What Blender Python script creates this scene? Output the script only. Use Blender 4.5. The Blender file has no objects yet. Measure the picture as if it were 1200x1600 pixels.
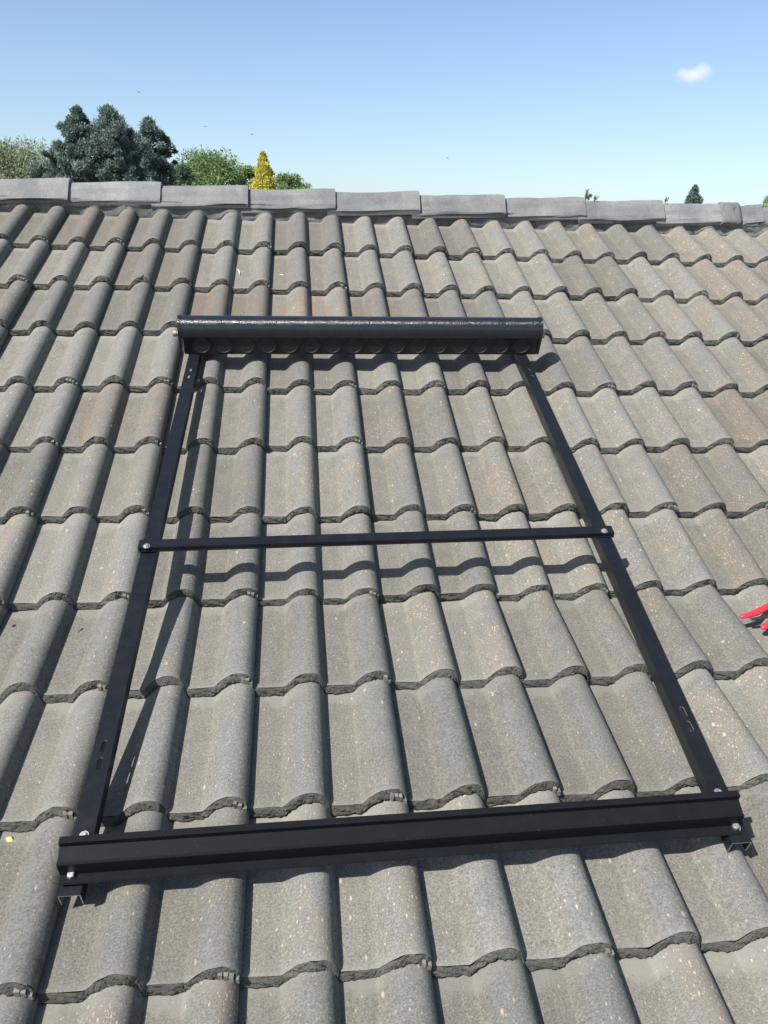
import bpy, bmesh, math, random
import numpy as np
from mathutils import Vector, Matrix
rad = math.radians
SC = bpy.context.scene
COL = SC.collection
random.seed(7); RNG = np.random.default_rng(7)

# ------------------------------------------------------------------ roof frame of reference
THETA = rad(25.0); CT, ST = math.cos(THETA), math.sin(THETA)
H0 = 4.3                                   # height of the topmost tile nose above the ground
def W(p):                                  # roof coordinates (x along ridge, y up the slope, z out of it) -> world
    return Vector((p[0], p[1]*CT - p[2]*ST, p[1]*ST + p[2]*CT + H0))
def Wn(v): return Vector((v[0], v[1]*CT - v[2]*ST, v[1]*ST + v[2]*CT))
def Wa(a):                                 # numpy version, (n,3)
    return np.stack([a[:, 0], a[:, 1]*CT - a[:, 2]*ST, a[:, 1]*ST + a[:, 2]*CT + H0], 1)

# ------------------------------------------------------------------ camera
CR = np.array([[0.99391771, -0.08491693, 0.07011915],
               [-0.00797902, -0.69057717, -0.7232147],
               [0.10983586, 0.71825642, -0.68705444]])
CC = np.array([0.02737162, -3.22520968, 1.54963793])
cam_d = bpy.data.cameras.new('camera'); cam = bpy.data.objects.new('camera', cam_d); COL.objects.link(cam)
cam_d.sensor_fit = 'VERTICAL'; cam_d.sensor_height = 36.0; cam_d.sensor_width = 27.0
cam_d.lens = 36.0*1250/1600; cam_d.clip_start = 0.05; cam_d.clip_end = 5000
rx, ry, rz = Wn(CR[0]), Wn(-CR[1]), Wn(-CR[2])
M = Matrix((rx, ry, rz)).transposed().to_4x4(); M.translation = W(CC); cam.matrix_world = M
SC.camera = cam
CAMW = W(CC)
def at(px, py, Y):                         # point at world depth Y seen at a pixel of the 1200 x 1600 photograph
    d = Wn(CR.T @ np.array([(px-600)/1250, (py-800)/1250, 1.0]))
    return CAMW + d*((Y-CAMW.y)/d.y)

# ------------------------------------------------------------------ light
LDIR = Wn((0.62, 0.10, -1.0)).normalized()           # the way sunlight travels
to_sun = -LDIR
elev = math.asin(to_sun.z); azim = math.atan2(to_sun.x, to_sun.y)
sun_d = bpy.data.lights.new('sun', 'SUN'); sun_d.energy = 5.0; sun_d.angle = rad(0.5); sun_d.color = (1.0, 0.965, 0.905)
sun = bpy.data.objects.new('sun', sun_d); COL.objects.link(sun)
sun.rotation_euler = to_sun.to_track_quat('Z', 'Y').to_euler(); sun.location = (0, 0, 40)
world = bpy.data.worlds.new('World'); SC.world = world; world.use_nodes = True
wt = world.node_tree; wt.nodes.clear()
sky = wt.nodes.new('ShaderNodeTexSky'); sky.sky_type = 'NISHITA'; sky.sun_disc = False
sky.sun_elevation = elev; sky.sun_rotation = azim; sky.altitude = 1200; sky.air_density = 1.05; sky.dust_density = 3.4; sky.ozone_density = 1.9
bg = wt.nodes.new('ShaderNodeBackground'); bg.inputs['Strength'].default_value = 0.104
wo = wt.nodes.new('ShaderNodeOutputWorld')
wt.links.new(sky.outputs[0], bg.inputs[0]); wt.links.new(bg.outputs[0], wo.inputs[0])
SC.view_settings.view_transform = 'Standard'; SC.view_settings.look = 'None'
SC.view_settings.exposure = 0.8; SC.view_settings.gamma = 1.0
SC.cycles.volume_bounces = 6; SC.cycles.max_bounces = 14
SC.render.resolution_x = 768; SC.render.resolution_y = 1024

# ------------------------------------------------------------------ object helpers
def link(o, parent=None):
    COL.objects.link(o)
    if parent is not None: o.parent = parent
    return o
def tag(o, label=None, cat=None, group=None, kind=None):
    if label: o['label'] = label
    if cat: o['category'] = cat
    if group: o['group'] = group
    if kind: o['kind'] = kind
    return o
def empty(name, loc=(0, 0, 0)):
    o = bpy.data.objects.new(name, None); o.location = loc; o.empty_display_size = 0.1
    return link(o)
def finish(o, parent):                      # mesh written in world coordinates, parent an unrotated Empty
    if parent is not None:
        o.parent = parent; o.location = (-parent.matrix_basis.translation) if parent.type == 'EMPTY' else (0, 0, 0)
    return o
def mesh_obj(name, verts, faces, mats, parent=None, smooth=False, fmat=None):
    me = bpy.data.meshes.new(name); me.from_pydata([tuple(v) for v in verts], [], faces)
    for m in (mats if isinstance(mats, (list, tuple)) else [mats]): me.materials.append(m)
    if fmat is not None: me.polygons.foreach_set('material_index', fmat)
    if smooth: me.polygons.foreach_set('use_smooth', [True]*len(me.polygons))
    me.update(); o = bpy.data.objects.new(name, me); COL.objects.link(o)
    return finish(o, parent)
def bm_obj(name, bm, mats, parent=None, smooth=False):
    me = bpy.data.meshes.new(name); bmesh.ops.recalc_face_normals(bm, faces=bm.faces); bm.to_mesh(me); bm.free()
    for m in (mats if isinstance(mats, (list, tuple)) else [mats]): me.materials.append(m)
    if smooth: me.polygons.foreach_set('use_smooth', [True]*len(me.polygons))
    o = bpy.data.objects.new(name, me); COL.objects.link(o)
    return finish(o, parent)

# ------------------------------------------------------------------ material helpers
class NT:
    def __init__(s, name):
        s.m = bpy.data.materials.new(name); s.m.use_nodes = True; s.t = s.m.node_tree; s.t.nodes.clear()
        s.out = s.n('ShaderNodeOutputMaterial'); s.b = s.n('ShaderNodeBsdfPrincipled'); s.l(s.b.outputs[0], s.out.inputs[0])
    def n(s, k, **kw):
        x = s.t.nodes.new(k)
        for a, b in kw.items(): setattr(x, a, b)
        return x
    def l(s, a, b): s.t.links.new(a, b)
    def put(s, sock, v):
        if hasattr(v, 'is_output'): s.l(v, sock)
        else: sock.default_value = v
    def noise(s, vec, scale, detail=3, rough=0.5, dist=0.0):
        x = s.n('ShaderNodeTexNoise'); s.put(x.inputs['Vector'], vec) if vec is not None else None
        x.inputs['Scale'].default_value = scale; x.inputs['Detail'].default_value = detail
        x.inputs['Roughness'].default_value = rough; x.inputs['Distortion'].default_value = dist
        return x.outputs['Fac']
    def ramp(s, v, a, b, lo=0.0, hi=1.0):
        x = s.n('ShaderNodeMapRange', interpolation_type='SMOOTHSTEP'); s.put(x.inputs[0], v)
        for i, q in enumerate((a, b, lo, hi)): s.put(x.inputs[i+1], q)
        return x.outputs[0]
    def math(s, op, a, b=0.0, c=None):
        x = s.n('ShaderNodeMath', operation=op); s.put(x.inputs[0], a); s.put(x.inputs[1], b)
        if c is not None: s.put(x.inputs[2], c)
        return x.outputs[0]
    def mix(s, f, a, b, mode='MIX'):
        x = s.n('ShaderNodeMix', data_type='RGBA', blend_type=mode)
        s.put(x.inputs[0], f); s.put(x.inputs[6], a); s.put(x.inputs[7], b)
        return x.outputs[2]
    def scale(s, vec, v):
        x = s.n('ShaderNodeVectorMath', operation='MULTIPLY'); s.put(x.inputs[0], vec); x.inputs[1].default_value = v
        return x.outputs[0]
    def bump(s, h, strength, dist, normal=None):
        x = s.n('ShaderNodeBump'); x.inputs['Strength'].default_value = strength; x.inputs['Distance'].default_value = dist
        s.l(h, x.inputs['Height'])
        if normal is not None: s.l(normal, x.inputs['Normal'])
        return x.outputs[0]
def rgb(r, g, b): return (r, g, b, 1.0)

def simple(name, col, rough=0.5, metal=0.0, nscale=None, namp=0.2, bump=0.0, bd=0.002):
    t = NT(name); t.b.inputs['Roughness'].default_value = rough; t.b.inputs['Metallic'].default_value = metal
    if nscale:
        co = t.n('ShaderNodeTexCoord').outputs['Object']; f = t.noise(co, nscale, 4, 0.6)
        t.l(t.mix(f, rgb(*[c*(1-namp) for c in col]), rgb(*[min(1, c*(1+namp)) for c in col])), t.b.inputs['Base Color'])
        if bump: t.l(t.bump(f, bump, bd), t.b.inputs['Normal'])
    else: t.b.inputs['Base Color'].default_value = rgb(*col)
    return t.m

def tile_material():
    t = NT('weathered concrete tile')
    uv = t.n('ShaderNodeUVMap', uv_map='tile'); v = uv.outputs[0]
    a1 = t.n('ShaderNodeAttribute', attribute_name='tinfo'); s1 = t.n('ShaderNodeSeparateColor'); t.l(a1.outputs['Color'], s1.inputs[0])
    crest, rnd, nose = s1.outputs[0], s1.outputs[1], s1.outputs[2]
    a2 = t.n('ShaderNodeAttribute', attribute_name='tinfo2'); s2 = t.n('ShaderNodeSeparateColor'); t.l(a2.outputs['Color'], s2.inputs[0])
    rnd2, stain, worn = s2.outputs[0], s2.outputs[1], s2.outputs[2]
    # texture space: unrolled roof metres, with the tile number lifting every tile to its own slice
    cb = t.n('ShaderNodeCombineXYZ'); sv = t.n('ShaderNodeSeparateXYZ'); t.l(v, sv.inputs[0])
    t.l(sv.outputs[0], cb.inputs[0]); t.l(sv.outputs[1], cb.inputs[1]); t.l(t.math('MULTIPLY', rnd, 37.0), cb.inputs[2])
    P = cb.outputs[0]
    big = t.noise(P, 5.0, 3, 0.55); mid = t.noise(P, 22.0, 4, 0.6); fine = t.noise(P, 260.0, 3, 0.7); grit = t.noise(P, 620.0, 2, 0.6)
    streak = t.noise(t.scale(P, (60.0, 7.0, 1.0)), 1.0, 4, 0.6)
    # cement film that stays on the crests (bluish grey) and worn warmer pans
    crestm = t.math('ADD', crest, t.math('MULTIPLY', t.math('SUBTRACT', mid, 0.5), 1.1))
    base = t.mix(t.ramp(crestm, 0.15, 0.8), rgb(0.212, 0.203, 0.172), rgb(0.194, 0.194, 0.181))
    warm = t.math('MULTIPLY', t.ramp(t.math('ADD', big, t.math('MULTIPLY', t.math('SUBTRACT', rnd, 0.5), 0.20)), 0.52, 0.72), 0.34)
    base = t.mix(warm, base, rgb(0.222, 0.188, 0.148))
    olive = t.math('MULTIPLY', t.ramp(t.noise(P, 9.0, 3, 0.6), 0.55, 0.7), 0.35)
    base = t.mix(olive, base, rgb(0.185, 0.180, 0.135))
    base = t.mix(t.math('MULTIPLY', t.ramp(streak, 0.35, 0.7), 0.35), base, rgb(0.245, 0.235, 0.215))
    base = t.mix(t.ramp(mid, 0.25, 0.6, 0.35, 0.0), base, rgb(0.135, 0.133, 0.122))
    wash = t.noise(t.scale(P, (26.0, 2.2, 1.0)), 1.0, 4, 0.65)
    base = t.mix(t.math('MULTIPLY', t.ramp(wash, 0.52, 0.72), 0.32), base, rgb(0.145, 0.142, 0.125))
    lich = t.noise(P, 55.0, 3, 0.5)
    base = t.mix(t.math('MULTIPLY', t.ramp(lich, 0.64, 0.70), 0.35), base, rgb(0.27, 0.265, 0.235))
    # grain
    base = t.mix(1.0, base, t.mix(t.ramp(fine, 0.3, 0.7), rgb(0.72, 0.72, 0.72), rgb(1.25, 1.25, 1.25)), 'MULTIPLY')
    base = t.mix(1.0, base, t.mix(t.ramp(grit, 0.3, 0.7), rgb(0.78, 0.78, 0.78), rgb(1.18, 1.18, 1.18)), 'MULTIPLY')
    dust = t.math('MULTIPLY', t.ramp(t.math('ADD', a1.outputs['Alpha'], t.math('MULTIPLY', t.math('SUBTRACT', mid, 0.5), 0.28)), 0.84, 0.96), t.ramp(crest, 0.0, 1.0, 0.85, 0.35))
    base = t.mix(dust, base, rgb(0.262, 0.255, 0.225))
    # rusty stain patches on some tiles
    st = t.math('MULTIPLY', stain, t.ramp(t.noise(t.scale(P, (30.0, 8.0, 1.0)), 1.0, 3, 0.6), 0.42, 0.62))
    base = t.mix(t.math('MULTIPLY', st, 0.75), base, rgb(0.26, 0.155, 0.092))
    # exposed brownish aggregate patch with dense cream flecks
    pm = t.noise(P, 11.0, 3, 0.6)
    patch = t.ramp(t.math('ADD', t.math('MULTIPLY_ADD', crest, 0.10, t.math('SUBTRACT', pm, 0.035)), t.math('MULTIPLY', t.math('SUBTRACT', worn, 0.5), 0.36)), 0.53, 0.72)
    base = t.mix(t.math('MULTIPLY', patch, 0.42), base, rgb(0.220, 0.178, 0.130))
    def flecks(scale, thr0, thr1, amt, seed, ang):
        mp = t.n('ShaderNodeMapping'); t.l(P, mp.inputs[0]); mp.inputs['Rotation'].default_value = (0, 0, ang)
        mp.inputs['Location'].default_value = (seed, seed*1.7, 0); mp.inputs['Scale'].default_value = (1.0, 0.45, 1.0)
        wv = t.n('ShaderNodeTexVoronoi'); t.l(mp.outputs[0], wv.inputs['Vector']); wv.inputs['Scale'].default_value = scale
        sz = t.n('ShaderNodeSeparateColor'); t.l(wv.outputs['Color'], sz.inputs[0])
        keep = t.math('GREATER_THAN', sz.outputs[0], t.math('SUBTRACT', thr0, t.math('MULTIPLY', patch, thr1)))
        r = t.math('MULTIPLY', t.ramp(wv.outputs['Distance'], 0.16, 0.34, 1.0, 0.0), keep)
        return t.math('MULTIPLY', r, amt)
    f1 = flecks(190.0, 0.955, 0.30, 0.85, 3.1, 0.5); f2 = flecks(330.0, 0.93, 0.48, 0.75, 9.7, -0.7); f3 = flecks(110.0, 0.985, 0.06, 0.9, 21.3, 0.2)
    fl = t.math('MAXIMUM', t.math('MAXIMUM', f1, f2), f3)
    fl = t.math('MULTIPLY', fl, t.math('SUBTRACT', 1.0, nose))
    base = t.mix(fl, base, rgb(0.47, 0.40, 0.31))
    dk = t.n('ShaderNodeTexVoronoi'); t.l(P, dk.inputs['Vector']); dk.inputs['Scale'].default_value = 120.0
    dks = t.n('ShaderNodeSeparateColor'); t.l(dk.outputs['Color'], dks.inputs[0])
    dkm = t.math('MULTIPLY', t.ramp(dk.outputs['Distance'], 0.1, 0.28, 0.6, 0.0), t.math('GREATER_THAN', dks.outputs[1], 0.93))
    base = t.mix(dkm, base, rgb(0.07, 0.07, 0.065))
    # pale rubbed arris just above the nose: nose attribute runs 0.5 there
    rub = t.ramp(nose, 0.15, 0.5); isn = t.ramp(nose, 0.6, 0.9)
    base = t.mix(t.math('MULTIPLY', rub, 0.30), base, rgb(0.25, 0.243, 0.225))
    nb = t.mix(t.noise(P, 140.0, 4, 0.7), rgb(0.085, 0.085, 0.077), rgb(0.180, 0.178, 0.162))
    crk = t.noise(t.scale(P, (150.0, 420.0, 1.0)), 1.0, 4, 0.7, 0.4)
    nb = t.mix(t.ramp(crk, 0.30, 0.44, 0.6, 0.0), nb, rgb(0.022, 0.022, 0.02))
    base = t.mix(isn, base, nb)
    tone = t.n('ShaderNodeHueSaturation'); t.l(base, tone.inputs['Color']); t.l(t.ramp(rnd2, 0.0, 1.0, 0.86, 1.12), tone.inputs['Value'])
    t.l(t.mix(1.0, tone.outputs[0], rgb(0.694, 0.699, 0.700), 'MULTIPLY'), t.b.inputs['Base Color'])
    t.b.inputs['Roughness'].default_value = 0.92; t.b.inputs['Specular IOR Level'].default_value = 0.15
    h = t.math('ADD', t.math('MULTIPLY', fine, 0.6), t.math('MULTIPLY', grit, 0.4))
    n1 = t.bump(h, 0.55, 0.0016); n2 = t.bump(t.math('ADD', streak, mid), 0.35, 0.0022, n1)
    n3 = t.bump(t.math('MULTIPLY', crk, isn), 1.0, 0.0035, n2)
    t.l(n3, t.b.inputs['Normal'])
    return t.m
M_TILE = tile_material()

def cap_material(name, c0, c1, pink):
    t = NT(name); co = t.n('ShaderNodeTexCoord').outputs['Object']; oi = t.n('ShaderNodeObjectInfo').outputs['Random']
    n1 = t.noise(co, 6.0, 5, 0.6); n2 = t.noise(co, 45.0, 4, 0.65); n3 = t.noise(co, 300.0, 3, 0.6)
    st = t.noise(t.scale(co, (45.0, 4.0, 8.0)), 1.0, 4, 0.6)
    b = t.mix(t.ramp(n1, 0.30, 0.70), rgb(*c0), rgb(*c1))
    b = t.mix(t.math('MULTIPLY', t.ramp(n2, 0.5, 0.75), 0.4), b, rgb(*pink))
    b = t.mix(t.math('MULTIPLY', t.ramp(st, 0.55, 0.75), 0.35), b, rgb(0.26, 0.26, 0.25))
    b = t.mix(t.ramp(n2, 0.22, 0.40, 0.6, 0.0), b, rgb(0.075, 0.077, 0.08))
    b = t.mix(1.0, b, t.mix(t.ramp(n3, 0.3, 0.7), rgb(0.76, 0.76, 0.76), rgb(1.2, 1.2, 1.2)), 'MULTIPLY')
    hs = t.n('ShaderNodeHueSaturation'); t.l(b, hs.inputs['Color']); t.l(t.ramp(oi, 0, 1, 0.9, 1.1), hs.inputs['Value'])
    t.l(hs.outputs[0], t.b.inputs['Base Color']); t.b.inputs['Roughness'].default_value = 0.85
    t.l(t.bump(t.math('ADD', n2, t.math('MULTIPLY', n3, 0.5)), 0.5, 0.004), t.b.inputs['Normal'])
    return t.m
M_CAP = cap_material('grey ridge cap concrete', (0.112, 0.118, 0.120), (0.180, 0.182, 0.180), (0.185, 0.165, 0.152))
def add_cracks(m):
    nt = m.node_tree; b = [n for n in nt.nodes if n.type == 'BSDF_PRINCIPLED'][0]; src = b.inputs['Base Color'].links[0].from_socket
    v = nt.nodes.new('ShaderNodeTexVoronoi'); v.feature = 'DISTANCE_TO_EDGE'; v.inputs['Scale'].default_value = 9.0
    nz = nt.nodes.new('ShaderNodeTexNoise'); nz.inputs['Scale'].default_value = 14.0; co = nt.nodes.new('ShaderNodeTexCoord'); nt.links.new(co.outputs['Object'], nz.inputs[0])
    va = nt.nodes.new('ShaderNodeVectorMath'); va.operation = 'MULTIPLY_ADD'; nt.links.new(nz.outputs['Color'], va.inputs[0]); va.inputs[1].default_value = (.12, .12, .12); nt.links.new(co.outputs['Object'], va.inputs[2]); nt.links.new(va.outputs[0], v.inputs['Vector'])
    mr = nt.nodes.new('ShaderNodeMapRange'); nt.links.new(v.outputs['Distance'], mr.inputs[0]); mr.inputs[1].default_value = .004; mr.inputs[2].default_value = .016; mr.inputs[3].default_value = .85; mr.inputs[4].default_value = 0
    mx = nt.nodes.new('ShaderNodeMix'); mx.data_type = 'RGBA'; nt.links.new(mr.outputs[0], mx.inputs[0]); nt.links.new(src, mx.inputs[6]); mx.inputs[7].default_value = (.02, .02, .02, 1); nt.links.new(mx.outputs[2], b.inputs['Base Color'])
M_MORTAR = cap_material('grey bedding mortar', (0.100, 0.104, 0.105), (0.145, 0.147, 0.143), (0.17, 0.167, 0.155))

add_cracks(M_MORTAR)

def black_paint(name, col, rough, film=False, spec=.30):
    t = NT(name); co = t.n('ShaderNodeTexCoord').outputs['Object']
    n = t.noise(co, 30.0, 4, 0.6); d = t.noise(co, 420.0, 2, 0.5)
    c = t.mix(t.ramp(n, 0.4, 0.75, 0.0, 0.15), rgb(*col), rgb(col[0]*2.1, col[1]*2.0, col[2]*1.9))
    dustm = t.ramp(d, 0.73, 0.78, 0.0, 0.5)
    c = t.mix(dustm, c, rgb(0.20, 0.19, 0.17))
    t.l(c, t.b.inputs['Base Color']); t.l(t.ramp(n, 0.3, 0.7, rough-0.05, rough+0.08), t.b.inputs['Roughness'])
    t.b.inputs['Specular IOR Level'].default_value = 0.5 if film else spec
    sc1 = t.noise(t.scale(co, (30.0, 240.0, 240.0)), 1.0, 3, 0.7)
    t.l(t.mix(t.ramp(sc1, 0.72, 0.80, 0.0, 0.5), c, rgb(0.11, 0.11, 0.105)), t.b.inputs['Base Color'])
    h = t.noise(co, 900.0, 2, 0.5); nrm = t.bump(h, 0.05, 0.0004)
    if film:
        w = t.noise(t.scale(co, (5.0, 60.0, 60.0)), 1.0, 4, 0.62, 0.6); nrm = t.bump(w, 0.15, 0.0015, nrm)
        w3 = t.noise(t.scale(co, (1300.0, 60.0, 60.0)), 1.0, 2, 0.6); nrm = t.bump(w3, 1.0, 0.0008, nrm)
        w2 = t.noise(t.scale(co, (22.0, 150.0, 150.0)), 1.0, 3, 0.6)
        t.l(t.mix(t.ramp(w2, 0.70, 0.80, 0.0, 0.2), c, rgb(0.25, 0.27, 0.30)), t.b.inputs['Base Color'])  # pale streaks in the colour imitate glints off the film
    t.l(nrm, t.b.inputs['Normal'])
    return t.m
M_BLACK = black_paint('black powder coat', (0.0075, 0.0088, 0.011), 0.28)
M_FILM = black_paint('glossy black sheet with film', (0.010, 0.0125, 0.018), 0.20, True)
M_HOLE = simple('dark port hollow', (0.006, 0.006, 0.007), 0.7, nscale=80)  # black disc closing each tube port, painted for the unlit hollow
M_BARE = simple('bare cut aluminium', (0.40, 0.40, 0.39), 0.6, 0.6, nscale=200, namp=0.15)
M_ZINC = simple('zinc plated steel', (0.48, 0.48, 0.47), 0.42, 0.85, nscale=150, namp=0.2, bump=0.3, bd=0.0008)
M_BRASS = simple('dull brass fitting', (0.30, 0.27, 0.22), 0.45, 0.7, nscale=120, namp=0.25)

# ------------------------------------------------------------------ tile roof
S = [0.0, 0.33685, 0.66363, 1.00359, 1.31193, 1.61608, 1.91325, 2.21352, 2.52435, 2.82886, 3.135, 3.44, 3.745]
SK = S[6]; D = rad(10.02); CD, SD = math.cos(D), math.sin(D)
def slope(s, h):                            # distance down the slope from the first nose, height off it -> (y, z)
    if s <= SK + 1e-6: return -s, h
    L = s-SK; return -SK - L*CD + h*SD, L*SD + h*CD
HR = 0.039
PX = np.array([-.084, -.068, -.060, -.045, -.030, -.015, -.006, -.001, .003, .008, .014, .020, .026, .032, .038, .044, .050, .056, .062, .068, .074, .079, .083, .0865, .089, .0905])
PZ = np.array([-.0012, -.0006, 0, 0, 0, 0, 0, .0004, .0034, .0098, .0172, .0236, .0288, .0328, .0357, .0376, .0387, .0390, .0384, .0365, .0325, .0270, .0200, .0115, .0035, .000])
PX2 = np.concatenate([PX[2:21], [.0785, .0825, .0845, .0848]])
PZ2 = np.concatenate([PZ[2:21], [.0280, .0225, .0185, .0120]])
TX = np.concatenate([PX, PX2+.15]); TZ = np.concatenate([PZ, PZ2])
TX[26] = .0925
XD = np.sort(np.concatenate([TX, (TX[1:]+TX[:-1])/2])); ZD = np.interp(XD, TX, TZ)    # denser for the noses
STEP = 0.0228; NOSE = 0.0206
def smooth_rand(n, m, corr):
    a = RNG.normal(size=(n, m))
    k = np.exp(-0.5*(np.arange(-3*corr, 3*corr+1)/max(corr, .5))**2); k /= k.sum()
    for i in range(m): a[:, i] = np.convolve(np.pad(a[:, i], 3*corr, mode='wrap'), k, 'same')[3*corr:-3*corr]
    return a/(a.std()+1e-9)

def tiles(jrange, name, parent, label):
    V, F, UV, I1, I2, SM = [], [], [], [], [], []
    base = 0
    def add(P, faces, uv, i1, i2, sm):
        nonlocal base
        V.append(P); F.extend([[q+base for q in f] for f in faces]); UV.append(uv); I1.append(i1); I2.append(i2); SM.extend([sm]*len(faces)); base += len(P)
    def grid(n, m, flip=False):
        return [[i*m+k, i*m+k+1, (i+1)*m+k+1, (i+1)*m+k] for i in range(n-1) for k in range(m-1)]
    for j in jrange:                        # j = 0 is the nose nearest the ridge
        s0 = S[j]; y0, z0 = slope(s0, 0); low = j > 6
        e = np.array([0, CD if low else 1.0, -SD if low else 0.0]); nn = np.array([0, SD if low else 0.0, CD if low else 1.0])
        g = (S[j]-S[j-1]) if j else 0.33; length = g + 0.05 if j else 0.375
        for k in range(-9, 13):
            hi = -5 <= k <= 8 and j < 11
            tx, tz = (XD, ZD) if hi else (TX[::2], TZ[::2])
            jx, ja, jz, rot = RNG.normal()*.0015, RNG.normal()*.0030, RNG.normal()*.0010, RNG.normal()*.0040
            r1, r2 = RNG.random(), RNG.random()
            fx = 0.3*k
            st = 0.0
            if j == 2 and k in (-1, 0, 1): st = (0.6, 0.6, 0.3)[k+1]
            if j == 4 and k == -2: st = 0.3
            elif RNG.random() < 0.06: st = 0.15 + 0.35*RNG.random()
            worn = min(1.0, max(0.0, 0.38 + 0.06*k + 0.12*RNG.normal() + (0.1 if j in (6, 7, 5) else 0)))
            if k < 0: worn = 0.25 + 0.2*RNG.random()
            if (j, k) in ((1, 6), (4, 5), (2, 7)): worn = 1.0; st = 0.15
            warp = RNG.normal()*.0008
            def place(x, a, z):
                a = a + ja; xx = fx + x + jx - rot*a; aa = a + rot*x
                zz = z + jz - STEP*(a-ja)/g + warp*np.sin(x*20)
                return np.array([0, y0, z0]) + np.outer(xx, [1, 0, 0]) + np.outer(aa, e) + np.outer(zz, nn)
            # top surface
            av = np.array([0.0, .003, .008, .02, .06, .12, .2, .27, length]) if hi else np.array([0.0, .01, .15, length])
            if hi:
                er = smooth_rand(len(tx), 2, 2); eda = .0007*er[:, 0]; edz = .0004*er[:, 1]
                if RNG.random() < .22:      # a knocked off bit of the front arris
                    xc = RNG.uniform(-.05, .23); hw_ = RNG.uniform(.004, .012); eda = eda + RNG.uniform(.003, .008)*np.exp(-((tx-xc)/hw_)**2)
            else: eda = edz = np.zeros(len(tx))
            n, m = len(av), len(tx)
            X = np.tile(tx, n); A = np.repeat(av, m).astype(float); Z = np.tile(tz, n).astype(float)
            A[:m] += eda; Z[:m] += edz - .0012; A[m:2*m] += eda*.6; Z[m:2*m] += edz*.4
            cr = np.tile(tz/HR, n); nz = np.interp(A, [0, .004, .016, .03], [.62, .45, .25, 0])
            Pp = place(X, A, Z)
            uv = np.stack([fx+X, -s0+A], 1)
            add(Pp, grid(n, m), uv, np.stack([cr, np.full(n*m, r1), nz, A/g], 1), np.tile([r2, st, worn], (n*m, 1)), True)
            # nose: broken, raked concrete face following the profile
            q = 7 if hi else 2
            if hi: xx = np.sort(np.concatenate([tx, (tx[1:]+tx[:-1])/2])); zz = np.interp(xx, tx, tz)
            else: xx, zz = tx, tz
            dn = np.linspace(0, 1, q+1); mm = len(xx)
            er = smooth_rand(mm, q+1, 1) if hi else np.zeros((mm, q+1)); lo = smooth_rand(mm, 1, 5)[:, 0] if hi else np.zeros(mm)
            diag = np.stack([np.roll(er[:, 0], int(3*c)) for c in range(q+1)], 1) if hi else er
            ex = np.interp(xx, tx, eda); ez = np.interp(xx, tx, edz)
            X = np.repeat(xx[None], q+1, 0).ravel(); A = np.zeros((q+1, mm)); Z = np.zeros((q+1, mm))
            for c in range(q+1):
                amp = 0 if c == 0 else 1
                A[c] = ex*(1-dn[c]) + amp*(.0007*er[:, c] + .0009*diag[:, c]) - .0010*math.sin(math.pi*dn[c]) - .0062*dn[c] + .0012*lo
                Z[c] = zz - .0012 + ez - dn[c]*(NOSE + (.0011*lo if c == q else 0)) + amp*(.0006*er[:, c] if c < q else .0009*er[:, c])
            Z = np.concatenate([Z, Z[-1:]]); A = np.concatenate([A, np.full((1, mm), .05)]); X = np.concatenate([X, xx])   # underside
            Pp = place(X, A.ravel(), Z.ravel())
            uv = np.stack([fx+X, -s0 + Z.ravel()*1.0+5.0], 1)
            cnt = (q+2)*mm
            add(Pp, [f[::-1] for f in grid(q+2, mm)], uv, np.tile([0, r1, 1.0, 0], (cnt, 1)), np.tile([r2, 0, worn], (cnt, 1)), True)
            # right hand edge of the lapping roll
            zt = TZ[-1]; ee = np.array([0.0, .1, .2, length])
            Pp = place(np.repeat(np.array([.2348, .2335]), 4), np.tile(ee, 2), np.repeat(np.array([zt, -.002]), 4))
            add(Pp, [[0, 1, 5, 4], [1, 2, 6, 5], [2, 3, 7, 6]], np.stack([np.repeat([fx+.235, fx+.25], 4), np.tile(ee-s0, 2)], 1),
                np.tile([.2, r1, .25, 0], (8, 1)), np.tile([r2, 0, 0], (8, 1)), False)
            # broken interlock lugs showing under the lapping roll
            if hi and RNG.random() < 0.72:
                nb = RNG.integers(2, 5); x0 = .2345 - .0085*nb
                for b in range(nb):
                    w = .0064 + RNG.random()*.0012; xa = x0 + .0085*b; zc = np.interp(xa+.004, TX, TZ) - .0135 - RNG.random()*.002
                    hh = .0048+RNG.random()*.002; dd = -.0088 - RNG.random()*.003
                    bx = np.array([[xa, dd, zc+hh], [xa+w, dd, zc+hh-.002], [xa+w, dd, zc-hh-.002], [xa, dd, zc-hh], [xa, .006, zc+hh+.001], [xa+w, .006, zc+hh-.001], [xa+w, .006, zc-hh-.002], [xa, .006, zc-hh]])
                    bx += RNG.normal(size=(8, 3))*.0007
                    Pp = place(bx[:, 0], bx[:, 1], bx[:, 2])
                    add(Pp, [[0, 1, 2, 3], [0, 4, 5, 1], [1, 5, 6, 2], [3, 2, 6, 7], [0, 3, 7, 4]], np.stack([fx+bx[:, 0], bx[:, 2]-s0], 1),
                        np.tile([.3, r1, .55, 0], (8, 1)), np.tile([.9, 0, 0], (8, 1)), False)
    P = Wa(np.concatenate(V)); UV = np.concatenate(UV); I1 = np.concatenate(I1); I2 = np.concatenate(I2)
    me = bpy.data.meshes.new(name); me.from_pydata(P.tolist(), [], F); me.materials.append(M_TILE)
    me.polygons.foreach_set('use_smooth', SM)
    li = np.zeros(len(me.loops), dtype=np.int32); me.loops.foreach_get('vertex_index', li)
    uvl = me.uv_layers.new(name='tile'); uvl.data.foreach_set('uv', UV[li].astype(np.float32).ravel())
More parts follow.
